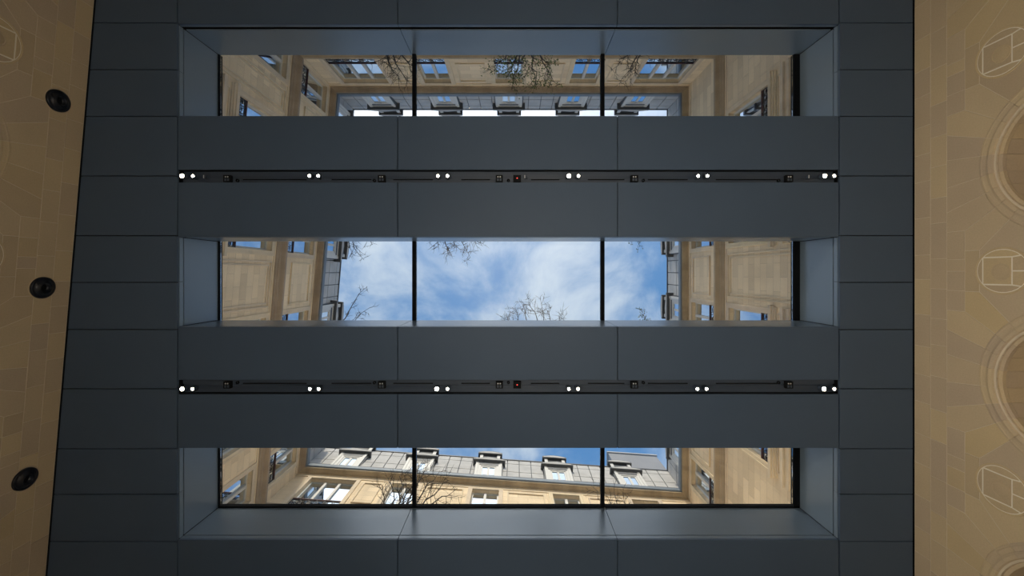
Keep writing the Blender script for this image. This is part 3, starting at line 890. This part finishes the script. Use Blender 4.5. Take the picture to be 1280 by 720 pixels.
# grey gable rising behind the bottom wing's roof, at its right end
m = MB(); m.quadz([(6.9,12.95),(10.4,13.2),(10.4,14.4),(6.9,14.15)], ZR(9.9), ZR(29.6))
gb = tag(m.build('gable_block', M['render']), 'plain grey gable block rising behind the dormers at the bottom right', 'building')
m = MB(); m.quadz([(6.83,12.87),(10.47,13.12),(10.47,14.47),(6.83,14.22)], ZR(29.6), ZR(29.72)); m.build('coping', M['zinc'], gb)

# ================================================================== bare trees on the flat roof
def tree(label, base, tips, seed, twig_n=14, twig_l=.9, r0=.07, leaves=0, lvl=2, stemstart=.35, spread=.8, group='bare trees above the skylights'):
    r = random.Random(seed)
    base = Vector(base)
    root = link('bare_tree' if not leaves else 'budding_tree', None, None, tuple(base))
    tag(root, label, 'tree', group)
    m = MB(); ends = []
    tip_v = [Vector(P(*t)) - base for t in tips]
    mean = sum(tip_v, Vector())/len(tip_v)
    fork = Vector((mean.x*.12, mean.y*.12, mean.z*.30))
    tr = MB(); tr.tube([(0,0,-.02), tuple(fork*.5+Vector((.05,.02,0))), tuple(fork)], [r0*1.3,r0*1.1,r0], 7); tr.build('trunk', M['bark'], root, True)
    def rv(): 
        while True:
            v = Vector((r.uniform(-1,1),r.uniform(-1,1),r.uniform(-1,1)))
            if .05 < v.length < 1: return v.normalized()
    def path(p0, d, ln, n, wob):
        pts = [p0]; d = d.normalized(); p = p0
        for i in range(n):
            d = (d + rv()*wob).normalized(); p = p + d*(ln/n); pts.append(p)
        return pts
    def twigs(pts, rad, level, ln, cnt, t0):
        n = len(pts)-1
        for i in range(cnt):
            t = t0+(1-t0)*(i+r.random())/cnt
            k = min(n-1,int(t*n)); f = t*n-k
            p = pts[k].lerp(pts[k+1],f); d = (pts[k+1]-pts[k]).normalized()
            dd = (d*.75 + rv()*spread + Vector((0,0,.15))).normalized()
            l = ln*r.uniform(.5,1.1)*(1.15-.55*t)
            q = path(p, dd, l, 4, .30)
            rr = max(.0085, rad*(.55-.3*t))
            m.tube([tuple(x) for x in q], [rr*(1-.75*j/4) for j in range(5)], 3, False)
            ends.extend(q[2:])
            if level > 1: twigs(q, rr, level-1, ln*.55, max(3,int(cnt*.45)), .2)
    for tv in tip_v:
        pts = [fork]
        n = 8
        for i in range(1,n+1):
            t = i/n
            e = Vector((fork.x+(tv.x-fork.x)*t**1.25, fork.y+(tv.y-fork.y)*t**1.25, fork.z+(tv.z-fork.z)*t))
            if i < n: e = e + rv()*.10
            pts.append(e)
        rad = [r0*.62*(1-.86*i/n) for i in range(n+1)]
        m.tube([tuple(x) for x in pts], rad, 5, False)
        ends.extend(pts[-3:])
        twigs(pts, r0*.5, lvl, twig_l, twig_n, stemstart)
    o = m.build('branches', M['bark'], root)
    if leaves:
        lm = MB()
        for i in range(leaves):
            p = r.choice(ends) + rv()*.08
            a = rv()*r.uniform(.05,.085); b = rv().cross(a).normalized()*.03
            c = a*.5
            lm.add([p, p+c+b, p+a, p+c-b], [(0,1,2,3)])
        l = lm.build('leaves', M['leaf'], root); l['kind'] = 'stuff'
    return root
RB = TOPZ
tree('tree with fresh green leaves in front of the middle of the top wing', (.35,-7.3,RB), [(632,100,15.4),(612,92,14.8),(655,85,15),(672,108,15.6),(697,106,15.3),(690,88,14.6),(640,112,15.9)], 3, twig_n=9, twig_l=.85, leaves=900, lvl=2, group='budding trees above the skylights')
tree('bare twiggy tree in front of the top wing, beside the left skylight bar', (-3.9,-7.2,RB), [(498,104,15.2),(509,106,15.4),(520,92,14.6),(490,84,14.4)], 5, twig_n=11, twig_l=.75)
tree('bare twiggy tree in front of the top wing, beside the right skylight bar', (4.1,-7.2,RB), [(776,104,15.3),(788,100,15.0),(764,88,14.4)], 8, twig_n=11, twig_l=.7, r0=.05)
tree('bare branches in the sky at the top of the middle skylight, left of centre', (-2.5,-2.35,RB), [(560,318,18),(575,312,17.5),(588,322,18.5),(549,306,17),(600,304,17)], 11, twig_n=10, twig_l=.85, r0=.07, stemstart=.7)
tree('thin bare twigs just showing at the top centre of the middle skylight', (.4,-2.5,RB), [(623,301,17),(640,302,17),(684,302,17)], 12, twig_n=3, twig_l=.3, r0=.04, lvl=1, stemstart=.8)
tree('budding twigs against the cloud at the top right of the middle skylight', (4.4,-2.5,RB), [(797,308,18),(790,304,17.6),(806,300,17)], 14, twig_n=6, twig_l=.4, r0=.04, leaves=90, lvl=1, stemstart=.8, group='budding trees above the skylights')
tree('bare branches beside the left dormer at the top left of the middle skylight', (-6.0,-2.5,RB), [(455,325,18),(448,312,17.5),(466,306,17),(441,318,18)], 17, twig_n=6, twig_l=.6, r0=.06, lvl=2, stemstart=.72)
tree('dense bare bush of twigs rising at the bottom centre of the middle skylight', (1.1,3.2,RB), [(640,384,18.5),(651,377,19),(663,374,19),(676,376,19),(690,382,18.5),(701,392,18),(632,392,18)], 21, twig_n=9, twig_l=.8, r0=.07, stemstart=.72)
tree('thin bare branches at the lower left of the middle skylight', (-6.9,3.3,RB), [(459,358,18),(463,384,18),(446,396,17)], 23, twig_n=9, twig_l=.55, r0=.07, lvl=2, stemstart=.6)
tree('small budding twig near the lower right end of the middle skylight', (5.0,3.4,RB), [(801,386,18.5),(804,396,18)], 25, twig_n=6, twig_l=.4, r0=.04, leaves=70, lvl=1, stemstart=.85, group='budding trees above the skylights')
tree('dense bare tree before the sunlit wing, at the left skylight bar', (-3.7,8.0,RB), [(490,596,16),(503,588,16.4),(520,586,16.6),(537,578,17),(550,588,16.5),(562,600,16),(478,606,15.6),(530,596,16.2),(572,610,15.6)], 31, twig_n=10, twig_l=.95, r0=.08, stemstart=.4)
tree('sparse bare tree before the sunlit wing, at the right skylight bar', (3.6,8.2,RB), [(739,607,16),(752,612,15.8),(768,606,16),(778,616,15.6)], 34, twig_n=7, twig_l=.7, r0=.05)

# unseen flat roof skin, added pale to bounce sky light onto the facades
m = MB()
RZ0, RZ1 = TOPZ+.002, TOPZ+.014
for a,b in edges: m.box(OX0-.04, OX1+.04, a+.02, b-.02, RZ0, RZ1)
m.quadz([(xleft(YF)-.25,YF),(OX0-.045,YF),(OX0-.045,YB),(xleft(YB)-.25,YB)], RZ0, RZ1)
m.box(OX1+.045, XR+.25, YF, YB, RZ0, RZ1)
m.build('bounce_roof_skin', M['bounce_roof'], ceiling)
